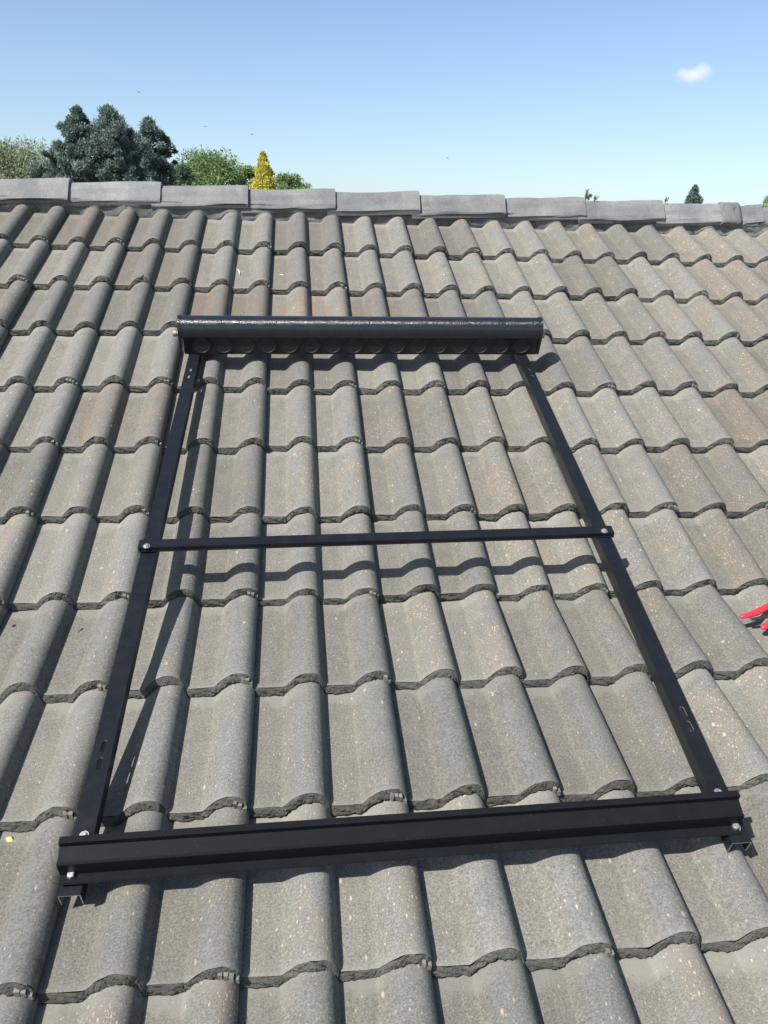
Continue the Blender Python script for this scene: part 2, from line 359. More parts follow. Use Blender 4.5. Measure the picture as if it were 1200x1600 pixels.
    for nm, A in (('tinfo', I1), ('tinfo2', I2)):
        at_ = me.color_attributes.new(nm, 'FLOAT_COLOR', 'POINT'); at_.data.foreach_set('color', (A if A.shape[1] == 4 else np.concatenate([A, np.ones((len(A), 1))], 1)).astype(np.float32).ravel())
    me.update(); o = bpy.data.objects.new(name, me); COL.objects.link(o); finish(o, parent)
    if label: o['label'] = label
    return o

house = empty('house', (0, 0, 0))
tag(house, 'house whose roof of weathered grey double roll concrete tiles fills the foreground', 'house')
XL, XR = -2.76, 3.84
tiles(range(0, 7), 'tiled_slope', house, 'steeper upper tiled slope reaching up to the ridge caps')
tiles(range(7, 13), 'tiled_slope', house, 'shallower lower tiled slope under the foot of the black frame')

# roof deck under the tiles, gables, walls and the far slope
YR = 0.455                                   # ridge line in roof coordinates
rid = W((0, YR, -0.02))
def wpt(x, p): return (x, p[0], p[1])
eave = slope(S[12]+.02, -.06); kink = slope(SK, -.06)
def yz(y, z): q = W((0, y, z)); return (q.y, q.z)
E0 = yz(*eave); K0 = yz(*kink); R0 = yz(YR+.03, -.05); K1 = (2*R0[0]-K0[0], K0[1]); E1 = (2*R0[0]-E0[0], E0[1])
prof = [E0, K0, R0, K1, E1]
mk_wall = simple('cream rendered wall', (0.62, 0.57, 0.48), 0.85, nscale=8, namp=0.12, bump=0.3, bd=0.004)
mk_fascia = simple('painted fascia board', (0.55, 0.53, 0.50), 0.5, nscale=20, namp=0.1)
vs, fs = [], []
for x in (XL+.1, XR-.1):
    for (y, z) in [(E0[0]+.5, 0), (E0[0]+.5, E0[1]-.02+.5*.2), K0, R0, K1, (E1[0]-.5, E1[1]-.02+.5*.2), (E1[0]-.5, 0)]: vs.append((x, y, z-.03 if z else 0))
fs = [list(range(7))[::-1], list(range(7, 14))] + [[i, (i+1) % 7, 7+(i+1) % 7, 7+i] for i in range(7)]
mesh_obj('wall', vs, fs, mk_wall, house)
# window and door in the wall below the eave
def box(name, x0, x1, y0, y1, z0, z1, m, parent, bev=0.0):
    bm = bmesh.new(); r = bmesh.ops.create_cube(bm, size=1.0)
    for v in bm.verts: v.co = Vector(((x0+x1)/2 + v.co.x*(x1-x0), (y0+y1)/2 + v.co.y*(y1-y0), (z0+z1)/2 + v.co.z*(z1-z0)))
    if bev: bmesh.ops.bevel(bm, geom=bm.edges[:], offset=bev, segments=2, affect='EDGES')
    return bm_obj(name, bm, m, parent)
# far slope: same roll profile, plain sheets stepped in courses
vs, fs, n0 = [], [], 0
nx = int((XR-XL)/.3)
pxs = np.concatenate([XL+.3*i+.06+TX[::3] for i in range(nx)]); pzs = np.concatenate([TZ[::3] for i in range(nx)])
for j in range(12):
    for (a, zz) in ((S[j], 0.0), (S[j+1]+.0, .0245)):
        yy, hh = slope(a, 0); q = W((0, yy, hh)); py = 2*R0[0]-q.y; pz = q.z + (zz if zz else -.002)
        for x, z in zip(pxs, pzs): vs.append((x, py+.0, pz+z*CT))
    m = len(pxs)
    fs += [[n0+i, n0+i+1, n0+m+i+1, n0+m+i] for i in range(m-1)]; n0 += 2*m
bs = mesh_obj('tiled_slope', vs, fs, simple('far slope concrete tile', (0.25, 0.245, 0.225), 0.88, nscale=30, namp=0.2, bump=0.4), house, smooth=False)
bs['label'] = 'far slope of the roof running down behind the ridge'
for s_, nm in ((1, 0), (-1, 1)):
    y = E0[0] if s_ == 1 else E1[0]
    box('fascia_board', XL, XR, y-.012, y+.012, E0[1]-.2, E0[1]+.0, mk_fascia, house)
for x in (XL-.0, XR-.02):                     # barge boards along both gables
    vs, fs = [], []
    for xx in (x-.02, x+.02):
        for (y, z) in prof: vs.append((xx, y, z+.05)); vs.append((xx, y, z-.16))
    n = 2*len(prof)
    for i in range(len(prof)-1):
        fs += [[2*i, 2*i+1, 2*i+3, 2*i+2], [n+2*i, n+2*i+2, n+2*i+3, n+2*i+1], [2*i, 2*i+2, n+2*i+2, n+2*i], [2*i+1, n+2*i+1, n+2*i+3, 2*i+3]]
    mesh_obj('barge_board', vs, fs, mk_fascia, house)

# ridge caps and their mortar
def ridge_cap(x0, x1, patch=False):
    L = x1-x0; nx_ = 26; sec = [(.331, .0345), (.3315, .0395), (.342, .048), (.362, .060), (.381, .0755), (.394, .083), (.404, .0865), (.418, .0875)]
    full = [(y, z) for y, z in sec]
    # mirror in the world's vertical plane through the ridge
    pts = [W((0, y, z)) for y, z in full]; yc = W((0, .428, .085)).y
    pts = [(p.y, p.z) for p in pts]; pts += [(2*yc-y, z) for y, z in reversed(pts)]
    inn = [(yc+(y-yc)*.90, z-.014) for y, z in pts]
    vs, fs = [], []
    ns = len(pts); er = smooth_rand(nx_, ns, 3)
    tilt = RNG.normal()*.0028; yj = RNG.normal()*.0035; sk_ = RNG.normal()*.008
    for i in range(nx_):
        f = i/(nx_-1); x = x0 + f*(L+.035)
        lift = -.006 + .020*f + tilt
        fl = .965 + .125*f
        if f > .94: fl += -.012*(f-.94)/.06; lift -= .002*(f-.94)/.06
        for c, (y, z) in enumerate(pts):
            k = .0017*er[i, c]; vs.append((x + (.0015*er[c % nx_, 0] if i in (0, nx_-1) else 0), yc+(y-yc)*fl + yj + sk_*(f-.5) + k, z+lift+k))
    for i in range(nx_-1):
        for c in range(ns-1): a = i*ns+c; fs.append([a, a+1, a+ns+1, a+ns])
    b0 = len(vs)
    for i in (0, nx_-1):
        f = i/(nx_-1); x = x0+f*(L+.035); lift = -.006+.020*f+tilt; fl = .965+.125*f
        for (y, z) in inn: vs.append((x, yc+(y-yc)*fl+yj, z+lift-.002))
    for q, i in enumerate((0, nx_-1)):
        for c in range(ns-1):
            a, b = i*ns+c, b0+q*ns+c
            fs.append([a, b, b+1, a+1] if q == 0 else [a, a+1, b+1, b])
    for c in range(ns-1): fs.append([b0+c, b0+ns+c, b0+ns+c+1, b0+c+1])
    fs.append([0, (nx_-1)*ns, b0+ns, b0]); fs.append([ns-1, b0+ns-1, b0+2*ns-1, (nx_-1)*ns+ns-1])
    return mesh_obj('ridge_cap', vs, fs, M_CAP, house, smooth=False)
JX = [-2.85, -2.466, -2.082, -1.70, -1.325, -0.946, -0.558, -0.172, 0.215, 0.602, 1.003, 1.389, 1.771, 2.152, 2.275, 2.66, 3.05, 3.44, 3.86]
JX = [x-.034 for x in JX]
for i in range(len(JX)-1): ridge_cap(JX[i], JX[i+1])
# bedding mortar: wavy front filling the pans, and a slumped patch on one joint
def mortar():
    xs = np.arange(XL, XR, .0075); n = len(xs); rows = 9
    ph = smooth_rand(n, rows+2, 2); lowf = smooth_rand(n, 2, 14); vs, fs = [], []
    for i, x in enumerate(xs):
        u = (x+.06) % .3; zt = np.interp(u-.06, TX, TZ); tail = -STEP*.345/.33
        zb = tail+zt-.004
        for r in range(rows):
            f = r/(rows-1); z = zb + (.047-zb)*f
            y = .3305 + .006*lowf[i, 0]*.6 + .0022*ph[i, r] - .010*math.exp(-((f-.1)/.12)**2)*(.5+.4*lowf[i, 1]) + .012*f
            vs.append(W((x, y, z)))
    for i in range(n-1):
        for r in range(rows-1): a = i*rows+r; fs.append([a, a+rows, a+rows+1, a+1])
    return mesh_obj('ridge_mortar', vs, fs, M_MORTAR, house, smooth=True)
mortar()
def blob(name, pts_fn, n, m, mat, parent): pass
def patch_strap(x0, x1, out=.006):
    sec = [(.326, .030), (.3265, .042), (.340, .054), (.362, .070), (.381, .0855), (.394, .094), (.404, .098), (.418, .100)]
    n = 12; vs, fs = [], []; er = smooth_rand(n, len(sec), 2)
    for i in range(n):
        f = i/(n-1); x = x0+(x1-x0)*f; k = out*(math.sin(math.pi*(.12+.76*f)))
        for c, (y, z) in enumerate(sec):
            vs.append(W((x+.006*er[c, 0]*(1 if i in (0, n-1) else 0), y-.2*k-.004+.0016*er[i, c], z+.8*k+.004+.0016*er[i, c])))
    m = len(sec)
    for i in range(n-1):
        for c in range(m-1): a = i*m+c; fs.append([a, a+1, a+m+1, a+m])
    b = len(vs)
    for i in range(n):
        for c, (y, z) in enumerate(sec): vs.append(W((x0+(x1-x0)*i/(n-1), y+.012, z-.014)))
    for c in range(m-1): fs += [[c, b+c, b+c+1, c+1], [(n-1)*m+c, (n-1)*m+c+1, b+(n-1)*m+c+1, b+(n-1)*m+c]]
    for i in range(n-1): fs += [[i*m, (i+1)*m, b+(i+1)*m, b+i*m]]
    o = mesh_obj('mortar_patch', vs, fs, M_MORTAR, house, smooth=True); return o
patch_strap(2.055, 2.150, .006)

# ------------------------------------------------------------------ solar collector frame
A0 = np.array([-0.32, -0.75, 0.045]); EX = np.array([0.99991033, 0, 0.01339166])
ET = np.array([-9.5695e-04, -0.997443547, 0.0714524685]); EN = np.array([-0.01335742, 0.07145888, 0.9973541])
def FP(x, t, h): return W(A0 + EX*x + ET*t + EN*h)
M_TRAY = black_paint('matt black tray coat', (0.0075, 0.0085, 0.010), 0.50, spec=.05)
frame = empty('solar_collector_frame', FP(0.55, 1.9, -.03))
tag(frame, 'black bolted frame of a solar water heater without glass tubes, lying on the tiles', 'solar frame')
def extrude(name, poly, x0, x1, mat, parent, xf, hollow=True, bare_ends=True, build=True, seg=1):
    """closed profile polygon in (a, h) pushed along b; xf(a, h, b) -> world"""
    vs = []; n = len(poly); fs = []; fm = []
    for i in range(seg+1):
        b = x0+(x1-x0)*i/seg; vs += [xf(a, h, b) for a, h in poly]
    for i in range(seg):
        for k in range(n): fs.append([i*n+k, i*n+(k+1) % n, (i+1)*n+(k+1) % n, (i+1)*n+k]); fm.append(0)
    fs.append(list(range(n))[::-1]); fm.append(1 if bare_ends else 0)
    fs.append([seg*n+k for k in range(n)]); fm.append(1 if bare_ends else 0)
    bm = bmesh.new(); bv = [bm.verts.new(v) for v in vs]
    for f, q in zip(fs, fm): fc = bm.faces.new([bv[i] for i in f]); fc.material_index = q
    return bm_obj(name, bm, [mat, M_BARE], parent)
def channel(w, h, t): return [(0, 0), (0, h), (w, h), (w, 0), (w-t, 0), (w-t, h-t), (t, h-t), (t, 0)]
def cut(o, cutters):
    for c in cutters:
        md = o.modifiers.new('b', 'BOOLEAN'); md.operation = 'DIFFERENCE'; md.object = c; md.solver = 'EXACT'
        try: md.material_mode = 'TRANSFER'
        except Exception: pass
    dg = bpy.context.evaluated_depsgraph_get(); dg.update()
    me = bpy.data.meshes.new_from_object(o.evaluated_get(dg)); o.modifiers.clear(); o.data = me
    for c in cutters: bpy.data.objects.remove(c, do_unlink=True)
def slot_cutter(x, t, ln, wd):
    bm = bmesh.new(); pts = []
    for i in range(16):
        a = 2*math.pi*i/16; dy = (ln-wd)/2*(1 if math.sin(a) >= 0 else -1)
        pts.append((x+wd/2*math.cos(a), t+dy+wd/2*math.sin(a)))
    lo = [bm.verts.new(FP(a, b, -.010)) for a, b in pts]; hi = [bm.verts.new(FP(a, b, .006)) for a, b in pts]
    bm.faces.new(lo); bm.faces.new(hi[::-1])
    for i in range(16): bm.faces.new([lo[i], hi[i], hi[(i+1) % 16], lo[(i+1) % 16]])
    return bm_obj('cutter', bm, M_BARE)
RH = .030; RW = .036
# a left rail leans a little against the right one
def xf_left(a, h, b): return FP(.0035 - .0205*(b-.1) + a - .004, b, h - .0065*b/1.9)
def xf_right(a, h, b): return FP(1.1125 + a, b, h)
poly = [(a, h-RH) for a, h in channel(RW, RH, .0016)]
railL = extrude('side_rail', poly, .02, 1.936, M_BLACK, frame, xf_left)
railL['label'] = 'left side rail with two slots near its lower end'
cut(railL, [slot_cutter(xf_c, t_, ln, wd) for xf_c, t_, ln, wd in ((.0035-.0205*1.556+.014, 1.656, .026, .0115), (.0035-.0205*1.593+.014, 1.693, .026, .0115), (.0035-.0205*.15+.014, .250, .016, .007), (.0035-.0205*.19+.013, .292, .016, .007))])
railR = extrude('side_rail', poly, .02, 1.921, M_BLACK, frame, xf_right)
railR['label'] = 'right side rail with two slots near its lower end'
cut(railR, [slot_cutter(1.1305, 1.641, .026, .0115), slot_cutter(1.1305, 1.676, .026, .0115), slot_cutter(1.133, .252, .017, .008), slot_cutter(1.133, .293, .017, .008)])
# cross rail, laid over both side rails
def xf_bar(a, h, b): return FP(b, 1.0905 - .0145*b + a, h)
cw, chh = .0285, .0125
pc = [(-.003, .0), (-.003, .0022), (0, .0022), (0, chh), (cw*.45, chh), (cw*.48, chh-.0008), (cw*.52, chh-.0008), (cw*.55, chh), (cw, chh), (cw, .0022), (cw+.003, .0022), (cw+.003, .0), (cw-.002, 0), (cw-.002, chh-.0022), (.002, chh-.0022), (.002, 0)]
bar = extrude('cross_rail', [(a, h+.0006) for a, h in pc], -.026, 1.156, M_BLACK, frame, xf_bar)
# lower tube tray: lipped profile bolted over the rail ends
def xf_tray(a, h, b): return FP(b, a - .0135*b, h)
line = [(1.8660, .0010), (1.8660, .0500), (1.8755, .0500), (1.8755, .0395), (1.8775, .0385), (1.9015, .0325), (1.9020, .0345), (1.9045, .0345), (1.9045, .0030), (1.9190, .0030), (1.9205, .0010)]
def thick(line, t):
    out = []
    n = len(line)
    for i, (a, h) in enumerate(line):
        d = Vector((0, 0))
        for k in (i-1, i):
            if 0 <= k < n-1:
                e_ = Vector((line[k+1][0]-line[k][0], line[k+1][1]-line[k][1])).normalized(); d += Vector((e_.y, -e_.x))
        d.normalize(); out.append((a+d.x*t, h+d.y*t))
    return line + out[::-1]
tray = extrude('tube_tray', thick(line, -.0016), -.038, 1.137, M_TRAY, frame, xf_tray, seg=1)
# bolts
def bolt(x, t, h, r=.0065, hh=.0055, tl=0.0, parent=frame):
    bm = bmesh.new(); rings = []
    an = RNG.random()*1.0
    for (rr, z, n_) in ((r*1.55, 0, 24), (r*1.55, .0012, 24)):
        rings.append([bm.verts.new((rr*math.cos(2*math.pi*i/24), rr*math.sin(2*math.pi*i/24), z)) for i in range(24)])
    def hexp(i, rr): a = 2*math.pi*i/24+an; k = math.cos(math.pi/6)/math.cos(((a-an) % (math.pi/3))-math.pi/6); return (rr*k*math.cos(a), rr*k*math.sin(a))
    for rr, z in ((r, .0012), (r, hh), (r*.82, hh+.0012), (r*.45, hh+.0013), (r*.42, hh+.0007)):
        rings.append([bm.verts.new((*hexp(i, rr), z)) for i in range(24)])
    for a, b in zip(rings[:-1], rings[1:]):
        for i in range(24): bm.faces.new([a[i], a[(i+1) % 24], b[(i+1) % 24], b[i]])
    bm.faces.new(rings[-1]); bm.faces.new(rings[0][::-1])
    ax, at_, an_ = Wn(EX), Wn(ET), Wn(EN)
    o0 = FP(x, t, h)
    for v in bm.verts:
        c = v.co.copy(); v.co = o0 + ax*c.x + at_*c.y + an_*(c.z + tl*c.x)
    return bm_obj('bolt', bm, M_ZINC, parent)
for x, t, h in ((-.006, 1.115, .0132), (1.131, 1.0945, .0132), (-.014, 1.8375, .0006), (1.128, 1.8235, .0006), (-.020, 1.9085, .0026), (1.128, 1.8935, .0026)):
    big = t > 1.88
    bolt(x, t, h, .0064 if big else .0053, .0072 if big else .0045, RNG.normal()*.05)
# small bright clips under the tray lip, next to the lower bolts
# manifold
MX0, MX1 = -.024, 1.187
man = empty('m', (0, 0, 0)); bpy.data.objects.remove(man)
def xf_m(a, h, b): return FP(b, a - .002*b, h)
tc, ar, hc, br = .114, .040, .0715, .0485
arc = [(tc+ar*math.cos(math.pi*i/28), hc+br*math.sin(math.pi*i/28)) for i in range(29)]
lid = [(tc+ar, hc-.006)] + arc + [(tc-ar, hc-.006)]
inner = [(tc+(a-tc)*.965, h-.0018) for a, h in reversed(lid)]
manifold = extrude('manifold_box', [(.080, .0006), (.147, .0006), (.1475, .069), (.079, .069)], -.014, 1.181, M_BLACK, frame, xf_m, bare_ends=False)
cover = extrude('manifold_cover', [(a, h) for a, h in lid + inner], MX0, MX1, M_FILM, frame, xf_m, bare_ends=False, seg=1)
for p in cover.data.polygons: p.use_smooth = len(p.vertices) == 4
cover.data.set_sharp_from_angle(angle=rad(35)) if hasattr(cover.data, 'set_sharp_from_angle') else None
for b0_, b1_ in ((MX0-.004, MX0+.004), (MX1-.004, MX1+.004)):
    cappoly = [(tc+ar*1.03*math.cos(math.pi*i/28), hc+.001+br*1.03*math.sin(math.pi*i/28)) for i in range(29)] + [(tc-ar*1.02, hc-.012), (tc-.034, .002), (tc+.035, .002), (tc+ar*1.02, hc-.012)]
    extrude('end_cap', cappoly, b0_, b1_, M_FILM, manifold, xf_m, bare_ends=False).location = (0, 0, 0)
def ring_mesh(name, c, ax, u, v, r0, r1, depth, mat, parent, out=.002, nseg=28):
    bm = bmesh.new(); rings = []
    for rr, d in ((r1, 0), (r1, out), (r0, out), (r0*.98, out-.0005), (r0*.96, .0008)):
        rings.append([bm.verts.new(c + ax*d + u*(rr*math.cos(2*math.pi*i/nseg)) + v*(rr*math.sin(2*math.pi*i/nseg))) for i in range(nseg)])
    for a, b in zip(rings[:-1], rings[1:]):
        for i in range(nseg): bm.faces.new([a[i], a[(i+1) % nseg], b[(i+1) % nseg], b[i]])
    f = bm.faces.new(rings[-1]); f.material_index = 1
    return bm_obj(name, bm, mat, parent, smooth=False)
for i in range(16):
    x = .043 + (1.125-.043)*i/15
    c = FP(x, .1472-.002*x, .0335)
    o = ring_mesh('tube_port', c, Wn(ET), Wn(EX), Wn(EN), .0255, .0290, .01, [simple('black rubber seal', (.005, .005, .0055), .6) if i == 0 else bpy.data.materials['black rubber seal'], M_HOLE], manifold)
    o.location = (0, 0, 0)
# pipe stubs on both ends
def lathe_x(name, x_list, t, h, mat, parent):
    bm = bmesh.new(); rings = []
    for x, r in x_list:
        rings.append([bm.verts.new(FP(x, t + r*math.cos(2*math.pi*i/20), h + r*math.sin(2*math.pi*i/20))) for i in range(20)])
    for a, b in zip(rings[:-1], rings[1:]):
        for i in range(20): bm.faces.new([a[i], a[(i+1) % 20], b[(i+1) % 20], b[i]])
    bm.faces.new(rings[0]); bm.faces.new(rings[-1][::-1])
    return bm_obj(name, bm, mat, parent)
st_ = lathe_x('pipe_stub', [(-.050, .0075), (-.050, .0115), (-.040, .0115), (-.040, .0090), (-.025, .0090)], .105, .055, M_BRASS, manifold); st_.location = (0, 0, 0)
st_ = lathe_x('pipe_stub', [(1.193, .009), (1.202, .009), (1.202, .0115), (1.211, .0115), (1.211, .008)], .105, .055, M_BRASS, manifold); st_.location = (0, 0, 0)

# ------------------------------------------------------------------ pliers and litter on the tiles
def tube_path(bm, pts, radii, flat=1.0, seg=12, mi=0):
    pts = [Vector(p) for p in pts]; up = Wn((0, 0, 1)); rings = []
    for i, p in enumerate(pts):
        d = (pts[min(i+1, len(pts)-1)]-pts[max(i-1, 0)]).normalized(); s_ = d.cross(up).normalized(); u = s_.cross(d).normalized()
        rings.append([bm.verts.new(p + s_*(radii[i]*math.cos(2*math.pi*k/seg)) + u*(radii[i]*flat*math.sin(2*math.pi*k/seg))) for k in range(seg)])
    for a, b in zip(rings[:-1], rings[1:]):
        for k in range(seg): f = bm.faces.new([a[k], a[(k+1) % seg], b[(k+1) % seg], b[k]]); f.material_index = mi
    f = bm.faces.new(rings[0]); f.material_index = mi; f = bm.faces.new(rings[-1][::-1]); f.material_index = mi
PSH = [0.0]
def low(x, L, h):
    L += PSH[0]                           # lower slope: L metres below the kink
    return W((x, -SK-L*CD+h*SD, L*SD+h*CD))
red = simple('red plastic grip', (0.55, 0.025, 0.045), 0.38, nscale=60, namp=0.15)
steel = simple('dark tool steel', (0.10, 0.095, 0.09), 0.4, 0.85, nscale=90, namp=0.3)
PSH[0] = 0.0
pl = empty('pliers', low(1.25, .12, .02)); tag(pl, 'red handled pliers lying on the tiles at the right edge of the photo', 'pliers')
bm = bmesh.new(); tube_path(bm, [low(1.1225, .1472, .032), low(1.1265, .1468, .0325), low(1.1493, .1407, .032), low(1.1742, .1318, .032), low(1.1972, .1203, .033), low(1.2221, .1087, .034), low(1.250, .100, .034), low(1.285, .094, .032)], [.0026, .0060, .0078, .0086, .0086, .0080, .0070, .005], .8)
bm_obj('handle', bm, red, pl, True)
bm = bmesh.new(); tube_path(bm, [low(1.1665, .1799, .022), low(1.1700, .1780, .0225), low(1.1780, .1740, .023), low(1.1963, .1645, .024), low(1.2233, .1470, .026), low(1.2520, .1230, .029), low(1.285, .103, .030)], [.003, .0072, .0086, .0088, .0082, .0072, .005], .8)
bm_obj('handle', bm, red, pl, True)
for a, b in ((.098, .090), (.101, .094)):
    bm = bmesh.new(); tube_path(bm, [low(1.275, a, .031), low(1.293, b, .032), low(1.312, b-.007, .031), low(1.338, b-.017, .030), low(1.362, b-.026, .029)], [.005, .0105, .0095, .006, .002], .55)
    bm_obj('jaw', bm, steel, pl, True)
bm = bmesh.new(); tube_path(bm, [low(1.293, .092, .036), low(1.293, .0921, .041)], [.005, .0045], 1.0)
bm_obj('rivet', bm, M_ZINC, pl, True)
bm = bmesh.new(); tube_path(bm, [low(1.1463, .1515, .026), low(1.152, .1512, .026), low(1.1641, .1495, .027), low(1.2012, .1428, .028), low(1.2289, .1300, .029), low(1.262, .112, .030)], [.0015, .004, .0048, .0052, .0050, .004], .45)
bm_obj('lock_lever', bm, steel, pl, True)

def litter(name, pts, radii, mat, label, cat, flat=.5):
    bm = bmesh.new(); tube_path(bm, pts, radii, flat, 8); return tag(bm_obj(name, bm, mat, None, True), label, cat)
straw = simple('dry straw', (0.62, 0.55, 0.40), 0.7, nscale=100)
leafm = simple('yellowed leaf', (0.48, 0.40, 0.16), 0.6, nscale=100)
barkm = simple('dark bark', (0.06, 0.05, 0.045), 0.8, nscale=100)
litter('straw', [W((-.204, -.165, -.006)), W((-.198, -.178, -.003)), W((-.191, -.192, -.003)), W((-.188, -.208, -.004)), W((-.187, -.220, -.005))], [.0008, .0018, .002, .0018, .0008], straw, 'curled pale straw stuck in the third tile row above the left end of the frame', 'straw')
litter('wood_chip', [W((-.030, -.203, -.0075)), W((-.020, -.208, -.006)), W((-.010, -.211, -.0075))], [.001, .0045, .001], straw, 'small pale wood chip on a tile just right of the straw near the ridge', 'wood chip')
litter('dead_leaf', [low(-.497, .630, -.022), low(-.488, .636, -.018), low(-.478, .640, -.021)], [.001, .006, .001], leafm, 'small yellowed leaf on the tiles at the left edge beside the frame foot', 'leaf', .25)
litter('twig', [low(-.486, .092, -.0165), low(-.476, .079, -.0165)], [.002, .0022], barkm, 'short dark twig on the tile left of the long side rail', 'twig', .8)
litter('seed_pod', [low(-.642, .065, -.0185), low(-.638, .062, -.016), low(-.634, .060, -.0185)], [.001, .0042, .001], barkm, 'dark little seed pod on a tile at the left edge of the photo', 'seed pod', .7)

# ------------------------------------------------------------------ ground, trees, cloud, birds
tg = NT('dry lawn'); co = tg.n('ShaderNodeTexCoord').outputs['Object']
tg.l(tg.mix(tg.ramp(tg.noise(co, .15, 6, .6), .35, .65), rgb(.055, .075, .025), rgb(.15, .13, .07)), tg.b.inputs['Base Color']); tg.b.inputs['Roughness'].default_value = .95
gv, gf = [], []; N = 40; ext = [-3000, -1200, -500, -200, -90] + list(np.linspace(-60, 60, 17)) + [90, 200, 500, 1200, 3000]
for a in ext:
    for b in ext: gv.append((a, b+20, (0.25*math.sin(a*.06)*math.cos(b*.05) if abs(a) < 200 and abs(b) < 200 and not (abs(a) < 10 and abs(b+20) < 12) else 0)-0.02))
n = len(ext)
for i in range(n-1):
    for k in range(n-1): gf.append([i*n+k, (i+1)*n+k, (i+1)*n+k+1, i*n+k+1])
tag(mesh_obj('ground', gv, gf, tg.m, None, True), kind='structure')

def leaf_material(name, c0, c1, c2, trans=0.25):
    t = NT(name); a = t.n('ShaderNodeAttribute', attribute_name='lv'); s_ = t.n('ShaderNodeSeparateColor'); t.l(a.outputs['Color'], s_.inputs[0])
    c = t.mix(s_.outputs[0], rgb(*c0), rgb(*c1)); c = t.mix(t.ramp(s_.outputs[1], .55, .95), c, rgb(*c2))
    t.l(c, t.b.inputs['Base Color']); t.b.inputs['Roughness'].default_value = .6
    tr = t.n('ShaderNodeBsdfTranslucent'); t.l(c, tr.inputs[0]); mx = t.n('ShaderNodeMixShader'); mx.inputs[0].default_value = trans
    t.l(t.b.outputs[0], mx.inputs[1]); t.l(tr.outputs[0], mx.inputs[2]); t.l(mx.outputs[0], t.out.inputs[0])
    return t.m
M_BARK = simple('grey brown bark', (0.12, 0.09, 0.065), 0.9, nscale=12, namp=.4, bump=.6, bd=.02)
def crown_mesh(name, clumps, per, size, mat, parent, spread=.5, up=0.0, aspect=2.0, zmin=-1e9):
    """clumps: (centre, radius) pairs; many little leaf faces gathered in each"""
    Ps, Ls = [], []
    nrm = lambda a: a/(np.linalg.norm(a, axis=1)[:, None]+1e-9)
    for c, r in clumps:
        tone = RNG.random(); sp = RNG.random(); n = int(per*(0.7+.6*RNG.random()))
        d = nrm(RNG.normal(size=(n, 3))); rr = r*(RNG.random(n)**spread*(.8+.4*RNG.random(n)))[:, None]
        pos = np.array(c) + d*rr*np.array([1, 1, .85])
        ax = nrm(d*.7 + RNG.normal(size=(n, 3))*.8 + np.array([0, 0, up])); sd = nrm(np.cross(ax, RNG.normal(size=(n, 3))))
        L = (size*(.5+.9*RNG.random(n)))[:, None]; w = L/aspect
        Ps.append(np.stack([pos-sd*w*.5, pos+sd*w*.5, pos+ax*L+sd*w*.2, pos+ax*L-sd*w*.2], 1).reshape(-1, 3))
        v = np.clip(.45*tone+.55*RNG.random(n), 0, 1); lv = np.stack([v, sp*.7+.3*RNG.random(n), 0*v, 0*v+1], 1); Ls.append(np.repeat(lv, 4, 0))
    P = np.concatenate(Ps); Lv = np.concatenate(Ls); Fc = np.arange(len(P)).reshape(-1, 4)
    me = bpy.data.meshes.new(name); me.from_pydata(P.tolist(), [], Fc.tolist()); me.materials.append(mat)
    a = me.color_attributes.new('lv', 'FLOAT_COLOR', 'POINT'); a.data.foreach_set('color', Lv.astype(np.float32).ravel())
    o = bpy.data.objects.new(name, me); COL.objects.link(o); return finish(o, parent)
def limb(bm, p0, p1, r0, r1, seg=8, bend=.08):
    p0, p1 = Vector(p0), Vector(p1); d = p1-p0; L = d.length; rings = []; ups = d.normalized(); s_ = ups.cross(Vector((.3, .9, .2))).normalized(); u = s_.cross(ups)
    o = Vector(RNG.normal(size=3))*L*bend
    for i in range(5):
        f = i/4; c = p0+d*f+o*math.sin(math.pi*f); r = r0+(r1-r0)*f
        rings.append([bm.verts.new(c+s_*(r*math.cos(2*math.pi*k/seg))+u*(r*math.sin(2*math.pi*k/seg))) for k in range(seg)])
    for a, b in zip(rings[:-1], rings[1:]):
        for k in range(seg): bm.faces.new([a[k], a[(k+1) % seg], b[(k+1) % seg], b[k]])
    bm.faces.new(rings[0]); bm.faces.new(rings[-1][::-1])
def tree(name, label, px, py, Y, width_px, kind, mat, per, size, crown_from=0.12, group=None, nclump=60, seed=0):
    """px, py: the tip in the photograph; width in its pixels at the crown's widest"""
    tip = at(px, py, Y); scale = (Y-CAMW.y)/1250.0; wd = width_px*scale/2; H = tip.z
    root = empty(name, (tip.x, Y, 0)); tag(root, label, 'tree' if 'bush' not in name and 'shrub' not in name else 'shrub', group)
    zb = H*crown_from; cl = []; bm = bmesh.new()
    limb(bm, (tip.x, Y, -.1), (tip.x, Y, H*.88), max(.05, H*.022), .02, 10, .01)
    for i in range(nclump):
        f = RNG.random()**(.8 if kind != 'bush' else .6); z = zb+(H-zb)*f
        ang = RNG.random()*2*math.pi
        if kind == 'cone': R = wd*(1-f)**.85; cr = .05*wd+.26*R
        elif kind == 'column': R = wd*math.sin(math.pi*min(1, .12+.88*(1-f)))**.45*(1-.25*f)*(.75+.5*RNG.random()); cr = .24*wd+.1*R
        else: R = wd*math.sqrt(max(0, 1-(2*f-.85)**2/1.4)); cr = .24*wd
        R *= (.45+.55*RNG.random()**.5)
        R = max(0, R-cr*.4); z = min(z, H-cr*.7) if kind != 'cone' else min(z, H-.4*cr)
        c = (tip.x+R*math.cos(ang), Y+R*math.sin(ang), z); cl.append((c, cr*(.75+.5*RNG.random())))
        if i % 3 == 0: limb(bm, (tip.x, Y, max(.2, z-.5*R-.2)), c, .035, .008, 5)
    if kind == 'cone': cl.append(((tip.x, Y, H-.05*H*.5), wd*.12))
    bm_obj('trunk', bm, M_BARK, root, True)
    crown_mesh('crown', cl, per, size, mat, root, up=.5 if kind in ('cone', 'column') else .1)
    return root
